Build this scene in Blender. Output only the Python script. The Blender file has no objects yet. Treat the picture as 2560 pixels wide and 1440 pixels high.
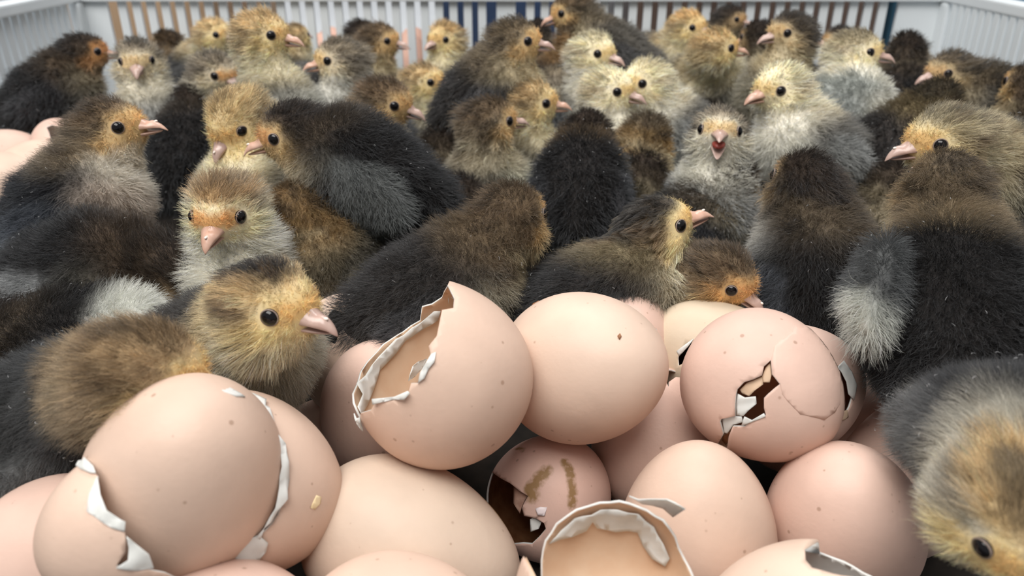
import bpy, math, random
import numpy as np
from mathutils import Vector, Matrix
from mathutils.geometry import delaunay_2d_cdt

# ------------------------------------------------------------------ camera, world, lights, exposure
S = bpy.context.scene
COL = S.collection
F_PX, CX, CY = 1950.0, 1280.0, 720.0          # focal length and centre in pixels of the 2560x1440 frame
PITCH = math.radians(26.0)
HC = 0.18                                      # camera height above the crate floor (metres)
cam_d = bpy.data.cameras.new('camera'); cam = bpy.data.objects.new('camera', cam_d); COL.objects.link(cam)
cam.location = (0, 0, HC); cam.rotation_euler = (math.pi/2 - PITCH, 0, 0)
cam_d.sensor_width = 36.0; cam_d.lens = 36.0*F_PX/2560.0; cam_d.clip_start = 0.01; cam_d.clip_end = 50
cam_d.dof.use_dof = True; cam_d.dof.focus_distance = 0.235; cam_d.dof.aperture_fstop = 17.0
S.camera = cam

W = bpy.data.worlds.new('world'); S.world = W; W.use_nodes = True
W.node_tree.nodes['Background'].inputs[0].default_value = (0.95, 0.97, 1.0, 1)
W.node_tree.nodes['Background'].inputs[1].default_value = 0.34

def area_light(name, loc, target, size, size_y, watts, color):
    d = bpy.data.lights.new(name, 'AREA'); d.shape = 'RECTANGLE'; d.size = size; d.size_y = size_y
    d.energy = watts; d.color = color
    o = bpy.data.objects.new(name, d); COL.objects.link(o); o.location = loc
    o.rotation_euler = (Vector(target)-Vector(loc)).to_track_quat('-Z', 'Y').to_euler()
    return o
area_light('ceiling_light_front', (-0.35, -0.25, 1.55), (0, 0.25, 0), 1.5, 0.9, 38, (1.0, 0.97, 0.93))
area_light('ceiling_light_rear', (0.3, 1.3, 1.9), (0, 0.5, 0), 1.2, 0.5, 20, (0.98, 0.99, 1.0))

S.view_settings.view_transform = 'Standard'; S.view_settings.look = 'None'
S.cycles.adaptive_threshold = 0.06; S.cycles.use_light_tree = False
S.cycles.max_bounces = 4; S.cycles.diffuse_bounces = 4; S.cycles.glossy_bounces = 2; S.cycles.transmission_bounces = 3
S.view_settings.exposure = 0.0; S.view_settings.gamma = 1.0; S.view_settings.use_curve_mapping = False

# ------------------------------------------------------------------ helpers
CAM = np.array([0, 0, HC])
CR = np.array([1.0, 0, 0]); CF = np.array([0, math.cos(PITCH), -math.sin(PITCH)]); CU = np.array([0, math.sin(PITCH), math.cos(PITCH)])
UP = np.array([0, 0, 1.0])
def ray(u, v):
    return CF + CR*((u-CX)/F_PX) + CU*((CY-v)/F_PX)
def P(u, v, d):
    return CAM + ray(u, v)*d
def unit(a):
    a = np.asarray(a, float); return a/np.linalg.norm(a)
def sstep(a, b, x):
    t = np.clip((x-a)/(b-a), 0, 1); return t*t*(3-2*t)
def lin(c):
    c = np.asarray(c, float)/255.0
    return np.where(c <= 0.04045, c/12.92, ((c+0.055)/1.055)**2.4)

def obj(name, data, parent=None, mat=None):
    o = bpy.data.objects.new(name, data); COL.objects.link(o)
    if parent is not None: o.parent = parent
    if mat is not None:
        for m in (mat if isinstance(mat, (list, tuple)) else [mat]): data.materials.append(m)
    return o
def mesh(name, verts, faces, smooth=True, mi=None):
    me = bpy.data.meshes.new(name)
    me.from_pydata([tuple(map(float, v)) for v in verts] if not isinstance(verts, np.ndarray) else verts.tolist(), [], faces if not isinstance(faces, np.ndarray) else faces.tolist())
    if smooth: me.polygons.foreach_set('use_smooth', np.ones(len(me.polygons), bool))
    if mi is not None: me.polygons.foreach_set('material_index', np.asarray(mi, np.int32))
    me.update(); return me
def tag(o, label, cat, group=None, kind=None):
    if label: o['label'] = label
    if cat: o['category'] = cat
    if group: o['group'] = group
    if kind: o['kind'] = kind
    return o
def empty(name, loc):
    o = bpy.data.objects.new(name, None); COL.objects.link(o); o.location = tuple(loc); o.empty_display_size = 0.01
    return o

# ------------------------------------------------------------------ materials
def mat(name, color, rough=0.5, **kw):
    m = bpy.data.materials.new(name); m.use_nodes = True
    b = m.node_tree.nodes['Principled BSDF']
    b.inputs['Base Color'].default_value = (*color, 1); b.inputs['Roughness'].default_value = rough
    for k, v in kw.items(): b.inputs[k].default_value = v
    return m
def nd(nt, t, **kw):
    n = nt.nodes.new(t)
    for k, v in kw.items(): setattr(n, k, v)
    return n
def down_material():
    m = bpy.data.materials.new('chick_down'); m.use_nodes = True; nt = m.node_tree; nt.nodes.clear()
    at = nd(nt, 'ShaderNodeAttribute', attribute_name='col')
    df = nd(nt, 'ShaderNodeBsdfDiffuse'); tr = nd(nt, 'ShaderNodeBsdfTranslucent')
    gl = nd(nt, 'ShaderNodeBsdfGlossy'); gl.inputs['Roughness'].default_value = 0.55; gl.inputs['Color'].default_value = (0.8, 0.85, 0.9, 1)
    m1 = nd(nt, 'ShaderNodeMixShader'); m1.inputs[0].default_value = 0.38
    m2 = nd(nt, 'ShaderNodeMixShader'); m2.inputs[0].default_value = 0.05
    out = nd(nt, 'ShaderNodeOutputMaterial'); L = nt.links.new
    L(at.outputs['Color'], df.inputs['Color']); L(at.outputs['Color'], tr.inputs['Color'])
    L(df.outputs[0], m1.inputs[1]); L(tr.outputs[0], m1.inputs[2]); L(m1.outputs[0], m2.inputs[1]); L(gl.outputs[0], m2.inputs[2]); L(m2.outputs[0], out.inputs[0])
    return m
def skin_material():
    m = bpy.data.materials.new('chick_skin'); m.use_nodes = True; nt = m.node_tree
    at = nd(nt, 'ShaderNodeAttribute', attribute_name='col'); b = nt.nodes['Principled BSDF']; b.inputs['Roughness'].default_value = 0.9
    b.inputs['Specular IOR Level'].default_value = 0.1
    nt.links.new(at.outputs['Color'], b.inputs['Base Color']); return m
def shell_material():
    m = bpy.data.materials.new('eggshell'); m.use_nodes = True; nt = m.node_tree; L = nt.links.new
    b = nt.nodes['Principled BSDF']; b.inputs['Roughness'].default_value = 0.48; b.inputs['Specular IOR Level'].default_value = 0.28
    tc = nd(nt, 'ShaderNodeTexCoord'); oi = nd(nt, 'ShaderNodeObjectInfo')
    off = nd(nt, 'ShaderNodeVectorMath', operation='MULTIPLY_ADD')
    L(oi.outputs['Random'], off.inputs[0]); off.inputs[1].default_value = (7.3, 3.1, 5.7); L(tc.outputs['Object'], off.inputs[2])
    n1 = nd(nt, 'ShaderNodeTexNoise'); n1.inputs['Scale'].default_value = 60; n1.inputs['Detail'].default_value = 3
    L(off.outputs[0], n1.inputs['Vector'])
    r1 = nd(nt, 'ShaderNodeMapRange'); r1.inputs[1].default_value = 0.35; r1.inputs[2].default_value = 0.7; r1.inputs[3].default_value = 0.93; r1.inputs[4].default_value = 1.06
    L(n1.outputs[0], r1.inputs[0])
    mul = nd(nt, 'ShaderNodeVectorMath', operation='SCALE'); L(oi.outputs['Color'], mul.inputs[0]); L(r1.outputs[0], mul.inputs['Scale'])
    # pores / specks: small spots of a cell pattern, thinned by a broad noise
    vo = nd(nt, 'ShaderNodeTexVoronoi'); vo.inputs['Scale'].default_value = 420; L(off.outputs[0], vo.inputs['Vector'])
    sz = nd(nt, 'ShaderNodeSeparateColor'); L(vo.outputs['Color'], sz.inputs[0])
    thr = nd(nt, 'ShaderNodeMapRange'); thr.inputs[1].default_value = 0.80; thr.inputs[2].default_value = 1.0; thr.inputs[3].default_value = 0.0; thr.inputs[4].default_value = 0.30
    L(sz.outputs[0], thr.inputs[0])
    lt = nd(nt, 'ShaderNodeMath', operation='SUBTRACT'); L(thr.outputs[0], lt.inputs[0]); L(vo.outputs['Distance'], lt.inputs[1])
    st = nd(nt, 'ShaderNodeMapRange'); st.inputs[1].default_value = 0.0; st.inputs[2].default_value = 0.12; st.inputs[3].default_value = 0; st.inputs[4].default_value = 0.5
    L(lt.outputs[0], st.inputs[0])
    vo2 = nd(nt, 'ShaderNodeTexVoronoi'); vo2.inputs['Scale'].default_value = 90; L(off.outputs[0], vo2.inputs['Vector'])
    sz2 = nd(nt, 'ShaderNodeSeparateColor'); L(vo2.outputs['Color'], sz2.inputs[0])
    th2 = nd(nt, 'ShaderNodeMapRange'); th2.inputs[1].default_value = 0.84; th2.inputs[2].default_value = 1.0; th2.inputs[3].default_value = 0.0; th2.inputs[4].default_value = 0.075
    L(sz2.outputs[1], th2.inputs[0])
    lt2 = nd(nt, 'ShaderNodeMath', operation='SUBTRACT'); L(th2.outputs[0], lt2.inputs[0]); L(vo2.outputs['Distance'], lt2.inputs[1])
    st2 = nd(nt, 'ShaderNodeMapRange'); st2.inputs[1].default_value = 0.0; st2.inputs[2].default_value = 0.04; st2.inputs[3].default_value = 0; st2.inputs[4].default_value = 0.75
    L(lt2.outputs[0], st2.inputs[0])
    mx = nd(nt, 'ShaderNodeMath', operation='MAXIMUM'); L(st.outputs[0], mx.inputs[0]); L(st2.outputs[0], mx.inputs[1])
    mc = nd(nt, 'ShaderNodeMix', data_type='RGBA'); L(mx.outputs[0], mc.inputs[0]); L(mul.outputs[0], mc.inputs[6]); mc.inputs[7].default_value = (0.27, 0.15, 0.09, 1)
    # dirt smears painted on as a mask attribute with a ragged edge
    at = nd(nt, 'ShaderNodeAttribute', attribute_name='dirt')
    n2 = nd(nt, 'ShaderNodeTexNoise'); n2.inputs['Scale'].default_value = 700; n2.inputs['Detail'].default_value = 4; L(tc.outputs['Object'], n2.inputs['Vector'])
    dm = nd(nt, 'ShaderNodeMath', operation='MULTIPLY'); L(at.outputs['Fac'], dm.inputs[0]); L(n2.outputs[0], dm.inputs[1])
    dr = nd(nt, 'ShaderNodeMapRange'); dr.inputs[1].default_value = 0.12; dr.inputs[2].default_value = 0.4; dr.inputs[3].default_value = 0; dr.inputs[4].default_value = 0.85
    L(dm.outputs[0], dr.inputs[0])
    m3 = nd(nt, 'ShaderNodeMix', data_type='RGBA'); L(dr.outputs[0], m3.inputs[0]); L(mc.outputs[2], m3.inputs[6]); m3.inputs[7].default_value = (0.26, 0.15, 0.035, 1)
    L(m3.outputs[2], b.inputs['Base Color'])
    tl = nd(nt, 'ShaderNodeBsdfTranslucent'); tl.inputs['Color'].default_value = (0.85, 0.36, 0.18, 1)
    ms = nd(nt, 'ShaderNodeMixShader'); ms.inputs[0].default_value = 0.16; L(b.outputs[0], ms.inputs[1]); L(tl.outputs[0], ms.inputs[2]); L(ms.outputs[0], nt.nodes['Material Output'].inputs[0])
    bp = nd(nt, 'ShaderNodeBump'); bp.inputs['Strength'].default_value = 0.12; bp.inputs['Distance'].default_value = 0.0004
    n3 = nd(nt, 'ShaderNodeTexNoise'); n3.inputs['Scale'].default_value = 900; L(tc.outputs['Object'], n3.inputs['Vector']); L(n3.outputs[0], bp.inputs['Height']); L(bp.outputs[0], b.inputs['Normal'])
    return m
def mottled(name, c1, c2, scale, rough, transl=0.0):
    m = bpy.data.materials.new(name); m.use_nodes = True; nt = m.node_tree; L = nt.links.new; b = nt.nodes['Principled BSDF']
    b.inputs['Roughness'].default_value = rough
    tc = nd(nt, 'ShaderNodeTexCoord'); n = nd(nt, 'ShaderNodeTexNoise'); n.inputs['Scale'].default_value = scale; n.inputs['Detail'].default_value = 4
    L(tc.outputs['Object'], n.inputs['Vector'])
    r = nd(nt, 'ShaderNodeMapRange'); r.inputs[1].default_value = 0.3; r.inputs[2].default_value = 0.7; L(n.outputs[0], r.inputs[0])
    mx = nd(nt, 'ShaderNodeMix', data_type='RGBA'); mx.inputs[6].default_value = (*c1, 1); mx.inputs[7].default_value = (*c2, 1)
    L(r.outputs[0], mx.inputs[0]); L(mx.outputs[2], b.inputs['Base Color'])
    if transl:
        t = nd(nt, 'ShaderNodeBsdfTranslucent'); L(mx.outputs[2], t.inputs['Color']); ms = nd(nt, 'ShaderNodeMixShader'); ms.inputs[0].default_value = transl
        out = nt.nodes['Material Output']; L(b.outputs[0], ms.inputs[1]); L(t.outputs[0], ms.inputs[2]); L(ms.outputs[0], out.inputs[0])
    return m
M_DOWN = down_material(); M_SKIN = skin_material(); M_SHELL = shell_material()
M_EYE = mat('eye_black', (0.006, 0.005, 0.006), 0.10, **{'Specular IOR Level': 0.35})
M_LID = mottled('eyelid_skin', (0.20, 0.15, 0.13), (0.32, 0.25, 0.21), 900, 0.6)
M_BEAK = mottled('beak_horn', (0.44, 0.29, 0.245), (0.54, 0.39, 0.335), 300, 0.26)
M_BEAK2 = mottled('beak_horn_orange', (0.55, 0.32, 0.23), (0.64, 0.42, 0.33), 300, 0.28)
M_TOOTH = mat('egg_tooth', (0.85, 0.74, 0.66), 0.35)
M_MOUTH = mottled('mouth_lining', (0.26, 0.03, 0.02), (0.38, 0.07, 0.05), 500, 0.35)
M_MEMB = mottled('shell_membrane_white', (0.80, 0.81, 0.78), (0.90, 0.90, 0.87), 250, 0.6, 0.25)
M_TAN = mottled('shell_lining_lit_tan', (0.78, 0.54, 0.36), (0.85, 0.66, 0.48), 120, 0.6, 0.3)  # tan-orange paints in the light passing through and bouncing inside the shell
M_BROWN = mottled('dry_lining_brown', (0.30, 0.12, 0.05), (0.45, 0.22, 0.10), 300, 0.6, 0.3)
M_PLASTIC = mottled('white_plastic', (0.72, 0.77, 0.80), (0.78, 0.82, 0.84), 20, 0.4)
# ------------------------------------------------------------------ chick builder
def frame(yaw, pitch, roll=0.0):
    y, p = math.radians(yaw), math.radians(pitch)
    f = np.array([math.cos(y)*math.cos(p), math.sin(y)*math.cos(p), math.sin(p)])
    s = unit(np.cross(UP, f)); u = np.cross(f, s)            # s = left side of the bird
    if roll:
        r = math.radians(roll); s, u = s*math.cos(r)+u*math.sin(r), u*math.cos(r)-s*math.sin(r)
    return np.stack([f, s, u])                                # rows: forward, left, up
def sd_ell(p, c, R, r):
    q = (p-c) @ R.T; r = np.asarray(r, np.float32)
    k0 = np.sqrt(((q/r)**2).sum(-1)); k1 = np.sqrt(((q/(r*r))**2).sum(-1))+1e-9
    return k0*(k0-1)/k1
def sd_cone(p, a, b, ra, rb):
    ab = b-a; t = np.clip(((p-a) @ ab)/(ab @ ab), 0, 1)
    return np.sqrt(((p-a-t[:, None]*ab)**2).sum(-1)) - (ra+(rb-ra)*t)
def smin(a, b, k):
    h = np.clip(0.5+0.5*(b-a)/k, 0, 1); return b+(a-b)*h-k*h*(1-h)
def surface_nets(fn, lo, hi, vox):
    n = np.maximum(np.ceil((hi-lo)/vox).astype(int)+1, 4)
    ax = [np.float32(lo[i])+np.arange(n[i], dtype=np.float32)*np.float32(vox) for i in range(3)]
    G = np.stack(np.meshgrid(*ax, indexing='ij'), -1).reshape(-1, 3)
    Fv = fn(G).reshape(n); ins = Fv < 0
    nc = n-1
    acc = np.zeros((*nc, 3), np.float32); cnt = np.zeros(nc, np.float32)
    offs = [(0,0,0),(1,0,0),(0,1,0),(1,1,0),(0,0,1),(1,0,1),(0,1,1),(1,1,1)]
    sl = lambda o: tuple(slice(o[i], o[i]+nc[i]) for i in range(3))
    for i, a in enumerate(offs):
        for j in range(i+1, 8):
            b = offs[j]
            if sum(abs(a[k]-b[k]) for k in range(3)) != 1: continue
            fa, fb = Fv[sl(a)], Fv[sl(b)]; x = (fa < 0) != (fb < 0)
            t = np.where(x, fa/np.where(np.abs(fa-fb) < 1e-12, 1e-12, fa-fb), 0)
            for k in range(3): acc[..., k] += np.where(x, a[k]+(b[k]-a[k])*t, 0)
            cnt += x
    act = cnt > 0; idx = np.full(nc, -1, np.int64); idx[act] = np.arange(act.sum())
    cell = np.argwhere(act); V = lo + (cell + acc[act]/cnt[act][:, None])*vox
    quads = []
    for k in range(3):
        i, j = (k+1) % 3, (k+2) % 3
        a = [slice(None)]*3; b = [slice(None)]*3; a[k] = slice(0, n[k]-1); b[k] = slice(1, n[k])
        A, B = ins[tuple(a)], ins[tuple(b)]
        e = np.argwhere(A != B); 
        e = e[(e[:, i] > 0) & (e[:, j] > 0) & (e[:, i] < nc[i]) & (e[:, j] < nc[j])]
        q = []
        for di, dj in ((-1,-1),(0,-1),(0,0),(-1,0)):
            c = e.copy(); c[:, i] += di; c[:, j] += dj; q.append(idx[c[:, 0], c[:, 1], c[:, 2]])
        q = np.stack(q, 1); fl = ~A[e[:, 0], e[:, 1], e[:, 2]]; q[fl] = q[fl][:, ::-1]
        quads.append(q)
    quads = np.concatenate(quads); quads = quads[(quads >= 0).all(1)]
    return V, quads

def vnoise(p, scale, seed):                                    # cheap smooth pseudo noise in -1..1
    r = np.random.RandomState(seed); o = np.zeros(len(p), np.float32)
    for k in range(5):
        d = r.normal(size=3)*scale; o += np.sin(p @ d + r.uniform(0, 6.28))
    return o/2.6

PAL = {  # sRGB: face, cheek, crown, nape, throat, breast, flank, back, wing, belly, mottle
 'gold':  dict(face=(226,182,102), cheek=(234,208,142), crown=(216,184,126), nape=(222,200,152), throat=(236,224,190), breast=(204,198,178), flank=(146,142,132), back=(78,72,66), wing=(108,108,108), belly=(182,184,172), mottle=(124,98,64)),
 'pale':  dict(face=(234,200,126), cheek=(242,226,178), crown=(240,226,182), nape=(236,224,192), throat=(244,238,220), breast=(220,218,206), flank=(190,190,182), back=(124,120,112), wing=(160,162,160), belly=(216,220,210), mottle=(176,158,128)),
 'brown': dict(face=(214,168,96), cheek=(214,178,114), crown=(124,102,74), nape=(150,128,96), throat=(206,190,152), breast=(170,162,140), flank=(104,98,92), back=(66,61,58), wing=(90,89,91), belly=(158,160,150), mottle=(82,68,52)),
 'dark':  dict(face=(198,154,92), cheek=(178,150,104), crown=(72,60,50), nape=(92,79,64), throat=(168,154,124), breast=(120,116,106), flank=(64,62,62), back=(47,44,43), wing=(72,72,75), belly=(120,124,121), mottle=(54,48,44)),
 'grey':  dict(face=(226,194,136), cheek=(222,206,170), crown=(164,149,124), nape=(166,154,134), throat=(222,214,192), breast=(172,172,168), flank=(130,133,138), back=(90,90,93), wing=(130,135,142), belly=(188,192,190), mottle=(102,90,76)),
}
def mixc(a, b, w): return a+(b-a)*w[:, None]
def chick_color(X, C, seed, strand):
    pal = {}
    for k_, v_ in C['pal'].items():
        l_ = lin(v_); g_ = l_ @ np.array([0.3, 0.55, 0.15]); pal[k_] = (g_+(l_-g_)*(0.80 if k_ in ('face', 'cheek') else 0.80)).astype(np.float32)
    h = ((X-C['H']) @ C['RH'].T)/np.array([13.5, 10.8, 11.2]); b = ((X-C['B']) @ C['RB'].T)/np.array([25.0, 18.5, 18.5])
    n1 = vnoise(X-C['B'], 0.16, seed); n2 = vnoise(X-C['B'], 0.5, seed+1)
    hx, hy, hz = h.T; bx, by, bz = b.T; ay = np.abs(hy); rh = np.sqrt((h*h).sum(1))
    one = np.ones((len(X), 1), np.float32)
    c = mixc(pal['flank']*one, pal['back']*one, sstep(-0.15, 0.45, bz+0.12*n1))
    c = mixc(c, pal['belly']*one, sstep(-0.15, -0.75, bz+0.15*n1))
    c = mixc(c, pal['breast']*one, sstep(0.3, 0.85, bx+0.1*n1)*sstep(0.75, 0.1, bz))
    wd = np.minimum(sd_ell(X, C['WL'], C['RWL'], C['wr']), sd_ell(X, C['WR'], C['RWR'], C['wr']))
    c = mixc(c, pal['wing']*one, sstep(4.0, 1.0, wd+0.8*n2)*0.8)
    if C.get('rump') is not None: c = mixc(c, lin(C['rump'])*one, sstep(-0.6, -0.95, bx+0.06*n1))
    if C.get('wingtip') is not None:                             # pale tuft at the end of each wing
        wt = np.min([np.sqrt(((X-(Wc-Rw[0]*9.5-Rw[2]*3+sg*Rw[1]*2))**2).sum(1)) for Wc, Rw, sg in ((C['WL'], C['RWL'], 1), (C['WR'], C['RWR'], -1))], 0)
        c = mixc(c, lin(C['wingtip'])*one, sstep(10.0, 6.5, wt+1.0*n1))
    # neck: nape behind, throat in front
    front = sstep(-0.35, 0.45, 0.55*hx-0.65*hz-0.2+0.15*n1)
    nk = mixc(pal['nape']*one, pal['throat']*one, front)
    nk = mixc(nk, pal['mottle']*one, sstep(0.25, 0.9, n2)*(1-front)*0.7)
    c = mixc(c, nk, sstep(2.9, 1.7, rh+0.15*n1))
    # head
    hd = mixc(pal['nape']*one, pal['cheek']*one, sstep(-0.35, 0.25, hx-0.2*hz+0.12*n2)*sstep(0.35, -0.15, hz))
    hd = mixc(hd, pal['crown']*one, sstep(0.15, 0.6, hz-0.25*hx+0.12*n2))
    hd = mixc(hd, pal['cheek']*one, sstep(0.1, 0.5, hx+0.1*n2)*sstep(0.75, 0.45, hz))
    lore = np.exp(-(((hx-0.78)/0.42)**2+((hz-0.22)/0.34)**2))
    hd = mixc(hd, pal['face']*one, sstep(0.3, 0.8, lore+0.08*n2))
    hd = mixc(hd, pal['throat']*one, sstep(-0.35, -0.75, hz+0.1*n2)*0.8)
    st = C.get('stripe', 0.6)                                    # dark streak behind the eye, dark patch on the crown
    hd = mixc(hd, pal['mottle']*one, st*sstep(0.2, 0.05, np.abs(hz-0.12+0.12*hx))*sstep(0.15, -0.15, hx)*sstep(-1.0, -0.6, hx)*sstep(0.3, 0.6, ay))
    cd = C.get('crown_dark', 0.4)
    hd = mixc(hd, lin((44,36,30))*one, cd*sstep(0.38, 0.66, hz-0.05*hx+0.15*n2)*sstep(0.68, 0.3, ay+0.1*n1)*sstep(0.72, 0.3, hx))
    hd = mixc(hd, pal['mottle']*one, sstep(0.3, 0.9, n2+0.3*n1)*sstep(0.4, 0.0, hx)*0.55)
    c = mixc(c, hd, sstep(1.75, 1.25, rh))
    if strand:
        r = np.random.RandomState(seed+7); sp = 0.24+0.18*sstep(1.75, 1.25, rh); k = 1+sp*r.uniform(-1, 1.15, len(X)); c = c*k[:, None]
        lt = r.uniform(size=len(X)) < 0.10                       # scattered paler filaments
        c[lt] = c[lt]*1.5+0.02
    return np.clip(c, 0.003, 0.92).astype(np.float32)

def ring_loft(rings):
    V = np.concatenate(rings); m = len(rings[0]); Fc = []
    for i in range(len(rings)-1):
        for j in range(m):
            a, b = i*m+j, i*m+(j+1) % m; Fc.append((a, b, b+m, a+m))
    Fc.append(tuple(range(m))[::-1]); Fc.append(tuple(range((len(rings)-1)*m, len(rings)*m)))
    return V, Fc
def beak_mesh(kind):
    rings = []; m = 16
    for t in np.linspace(0, 1, 14):
        q = max(1-t, 0.0)
        if kind == 'upper':
            x = 8.5+12.2*t; z = 0.2-2.2*t**2.2; w = 4.6*q**0.66+0.2; ht = 4.2*q**0.66*(1-0.2*t)+0.2; hb = 0.55*q+0.25
            ht += 0.55*math.exp(-((t-0.70)/0.11)**2) - 0.5*math.exp(-((t-0.50)/0.09)**2)
            if t > 0.85: z -= 0.9*(t-0.85)/0.15
        else:
            x = 8.5+10.4*t; z = -1.5-0.5*t; w = 4.0*q**0.7+0.15; ht = 0.35*q+0.1; hb = 1.9*q**0.7+0.2
        a = np.linspace(0, 2*np.pi, m, endpoint=False)
        yy = np.cos(a)*w; s = np.sin(a); zz = np.where(s > 0, s*ht, s*hb)
        yy = yy*np.where(s > 0, 1-0.3*s*s, 1)
        rings.append(np.stack([np.full(m, x), yy, z+zz], 1))
    return ring_loft(rings)
BEAK_U, BEAK_L = beak_mesh('upper'), beak_mesh('lower')
def uv_ball(r, n=18, m=12):
    V = []; Fc = []
    for i in range(m+1):
        th = np.pi*i/m
        for j in range(n):
            a = 2*np.pi*j/n; V.append((r*math.sin(th)*math.cos(a), r*math.sin(th)*math.sin(a), r*math.cos(th)))
    for i in range(m):
        for j in range(n):
            a, b = i*n+j, i*n+(j+1) % n
            Fc.append((a, a+n, b+n, b))
    return np.array(V), Fc
def torus(R, r, n=20, m=8):
    V = []; Fc = []
    for i in range(n):
        a = 2*np.pi*i/n
        for j in range(m):
            b = 2*np.pi*j/m; V.append(((R+r*math.cos(b))*math.cos(a), (R+r*math.cos(b))*math.sin(a), r*math.sin(b)))
    for i in range(n):
        for j in range(m):
            Fc.append((i*m+j, ((i+1) % n)*m+j, ((i+1) % n)*m+(j+1) % m, i*m+(j+1) % m))
    return np.array(V), Fc

NCH = [0]; STRANDS = [0]
def chick(label, u, v, D, hyaw, hpitch=0, byaw=None, pal='brown', a=20, b=28, bp=None, dd=0.0, bpitch=18, s=1.0, roll=0, face=True,
          open_beak=False, dens=1.0, fluff=1.0, clump=0.35, wspread=0.0, wz=0.0, wet=False, **kw):
    NCH[0] += 1; seed = 100+NCH[0]*13; rs = np.random.RandomState(seed)
    d = F_PX*0.0315*s/D; k = 1000.0/s                          # local unit: mm of a standard chick
    for _ in range(25):                                        # keep the whole bird inside the crate walls
        q_ = P(*bp, d+dd) if bp else P(u, v, d)-(unit(frame(hyaw if byaw is None else byaw, 0)[0])*a+UP*b)*0.001*s
        if q_[1] < 0.664-0.036 or d < 0.3: break
        s *= 0.97; d *= 0.97; k = 1000.0/s
    Hw = P(u, v, d); byaw = hyaw if byaw is None else byaw
    RH, RB = frame(hyaw, hpitch, roll), frame(byaw, bpitch)
    fb = unit(RB[0]*np.array([1, 1, 0]))
    Bw = P(bp[0], bp[1], d+dd) if bp else Hw-(fb*a+UP*b)*0.001*s
    zmin = 0.021*s
    if Bw[2] < zmin: Bw = Bw+UP*(zmin-Bw[2])
    root = empty('chick', (Bw[0], Bw[1], max(Bw[2]-0.024*s, 0.0))); O = np.array(root.location)
    H, B = (Hw-O)*k, (Bw-O)*k
    kk = 3.5+wspread
    WL = B+RB[1]*(15.8+wspread)-RB[0]*4+RB[2]*(1.0+wz); WR = B-RB[1]*(15.8+wspread)-RB[0]*4+RB[2]*(1.0+wz)
    th = math.radians(8)
    RWL = np.stack([RB[0]*math.cos(th)-RB[1]*math.sin(th), RB[1]*math.cos(th)+RB[0]*math.sin(th), RB[2]])
    RWR = np.stack([RB[0]*math.cos(th)+RB[1]*math.sin(th), RB[1]*math.cos(th)-RB[0]*math.sin(th), RB[2]])
    wr = (16, 4.2, 8.5)
    C = dict(H=H, B=B, RH=RH, RB=RB, WL=WL, WR=WR, RWL=RWL, RWR=RWR, wr=wr, pal=PAL[pal] if isinstance(pal, str) else pal, **kw)
    if isinstance(C.get('tint'), dict): C['pal'] = {**C['pal'], **C['tint']}
    nb = B+RB[0]*13+RB[2]*6; nt_ = H-RH[0]*3.5-RH[2]*3.5
    def fn(p):
        p = p.astype(np.float32)
        f = sd_ell(p, B, RB, (25, 18.8, 18.8))
        f = smin(f, np.sqrt(((p-(B+RB[0]*12-RB[2]*2))**2).sum(-1))-15.8, 8)
        f = smin(f, sd_ell(p, B-RB[0]*24+RB[2]*3.5, RB, (8.5, 7.5, 6)), 8)
        f = smin(f, sd_cone(p, nb, nt_, 13.2, 9.8), 8)
        hd = sd_ell(p, H, RH, (13.3, 9.3, 10.6))
        for sg in (1, -1):
            hd = smin(hd, np.sqrt(((p-(H+RH[0]*0.5+RH[1]*4.6*sg-RH[2]*4.4))**2).sum(-1))-6.2, 4)
        f = smin(f, hd, 4)
        f = smin(f, sd_ell(p, WL, RWL, wr), 1.6); f = smin(f, sd_ell(p, WR, RWR, wr), 1.6)
        return f
    pts = np.stack([WL-17, WL+17, WR-17, WR+17, B-28, B+28, H-17, H+17, B-RB[0]*38, B-RB[0]*38+5])
    lo, hi = pts.min(0)-3, pts.max(0)+3
    V, Q = surface_nets(fn, lo.astype(np.float32), hi.astype(np.float32), 2.2 if D > 170 else 3.0)
    e = 0.5; f0 = fn(V); g = np.stack([fn(V+np.eye(3)[i]*e)-f0 for i in range(3)], 1)
    N = g/(np.linalg.norm(g, axis=1, keepdims=True)+1e-9); V = V-N*np.clip(f0, -1, 1)[:, None]
    me = mesh('body', V*(0.001*s), Q); body = obj('body', me, root, M_SKIN)
    vc = np.ones((len(V), 4), np.float32); vc[:, :3] = chick_color(V, C, seed, False)
    at = me.attributes.new('col', 'FLOAT_COLOR', 'POINT'); at.data.foreach_set('color', vc.ravel())
    # eyes and beak
    eyes = []
    if True:
        Vb, Fb = uv_ball(2.3); Vt, Ft = torus(2.14, 0.22)
        for sg in (1, -1):
            n = unit(RH[0]*0.42+RH[1]*sg*0.90+RH[2]*0.06); c = H+RH[0]*6.6+RH[1]*7.5*sg+RH[2]*1.6
            eyes.append(c)
            x = unit(np.cross(UP, n)); R = np.stack([x, np.cross(n, x), n])
            eo = obj('eye', mesh('eye', (Vb*np.array([1, 0.96, 0.85]) @ R+c)*0.001*s, Fb), body and root, M_EYE)
            obj('eyelid', mesh('eyelid', (Vt @ R+c+n*0.7)*0.001*s, Ft), eo, M_LID)
        mb = M_BEAK if NCH[0] % 2 else M_BEAK2; BO = H-RH[2]*1.2
        jaw = math.radians(46 if open_beak else 3)
        bk = obj('beak', mesh('beak', ((BEAK_U[0] if not open_beak else BEAK_U[0]*np.array([0.95, 1, 1])+np.array([0, 0, 0.8])) @ RH+BO)*0.001*s, BEAK_U[1]), root, mb)
        L0 = BEAK_L[0]-np.array([8.5, 0, -1.5]); ca, sa = math.cos(-jaw), math.sin(-jaw)
        L1 = np.stack([L0[:, 0]*ca-L0[:, 2]*sa, L0[:, 1], L0[:, 0]*sa+L0[:, 2]*ca], 1)+np.array([8.5, 0, -1.5])
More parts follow.
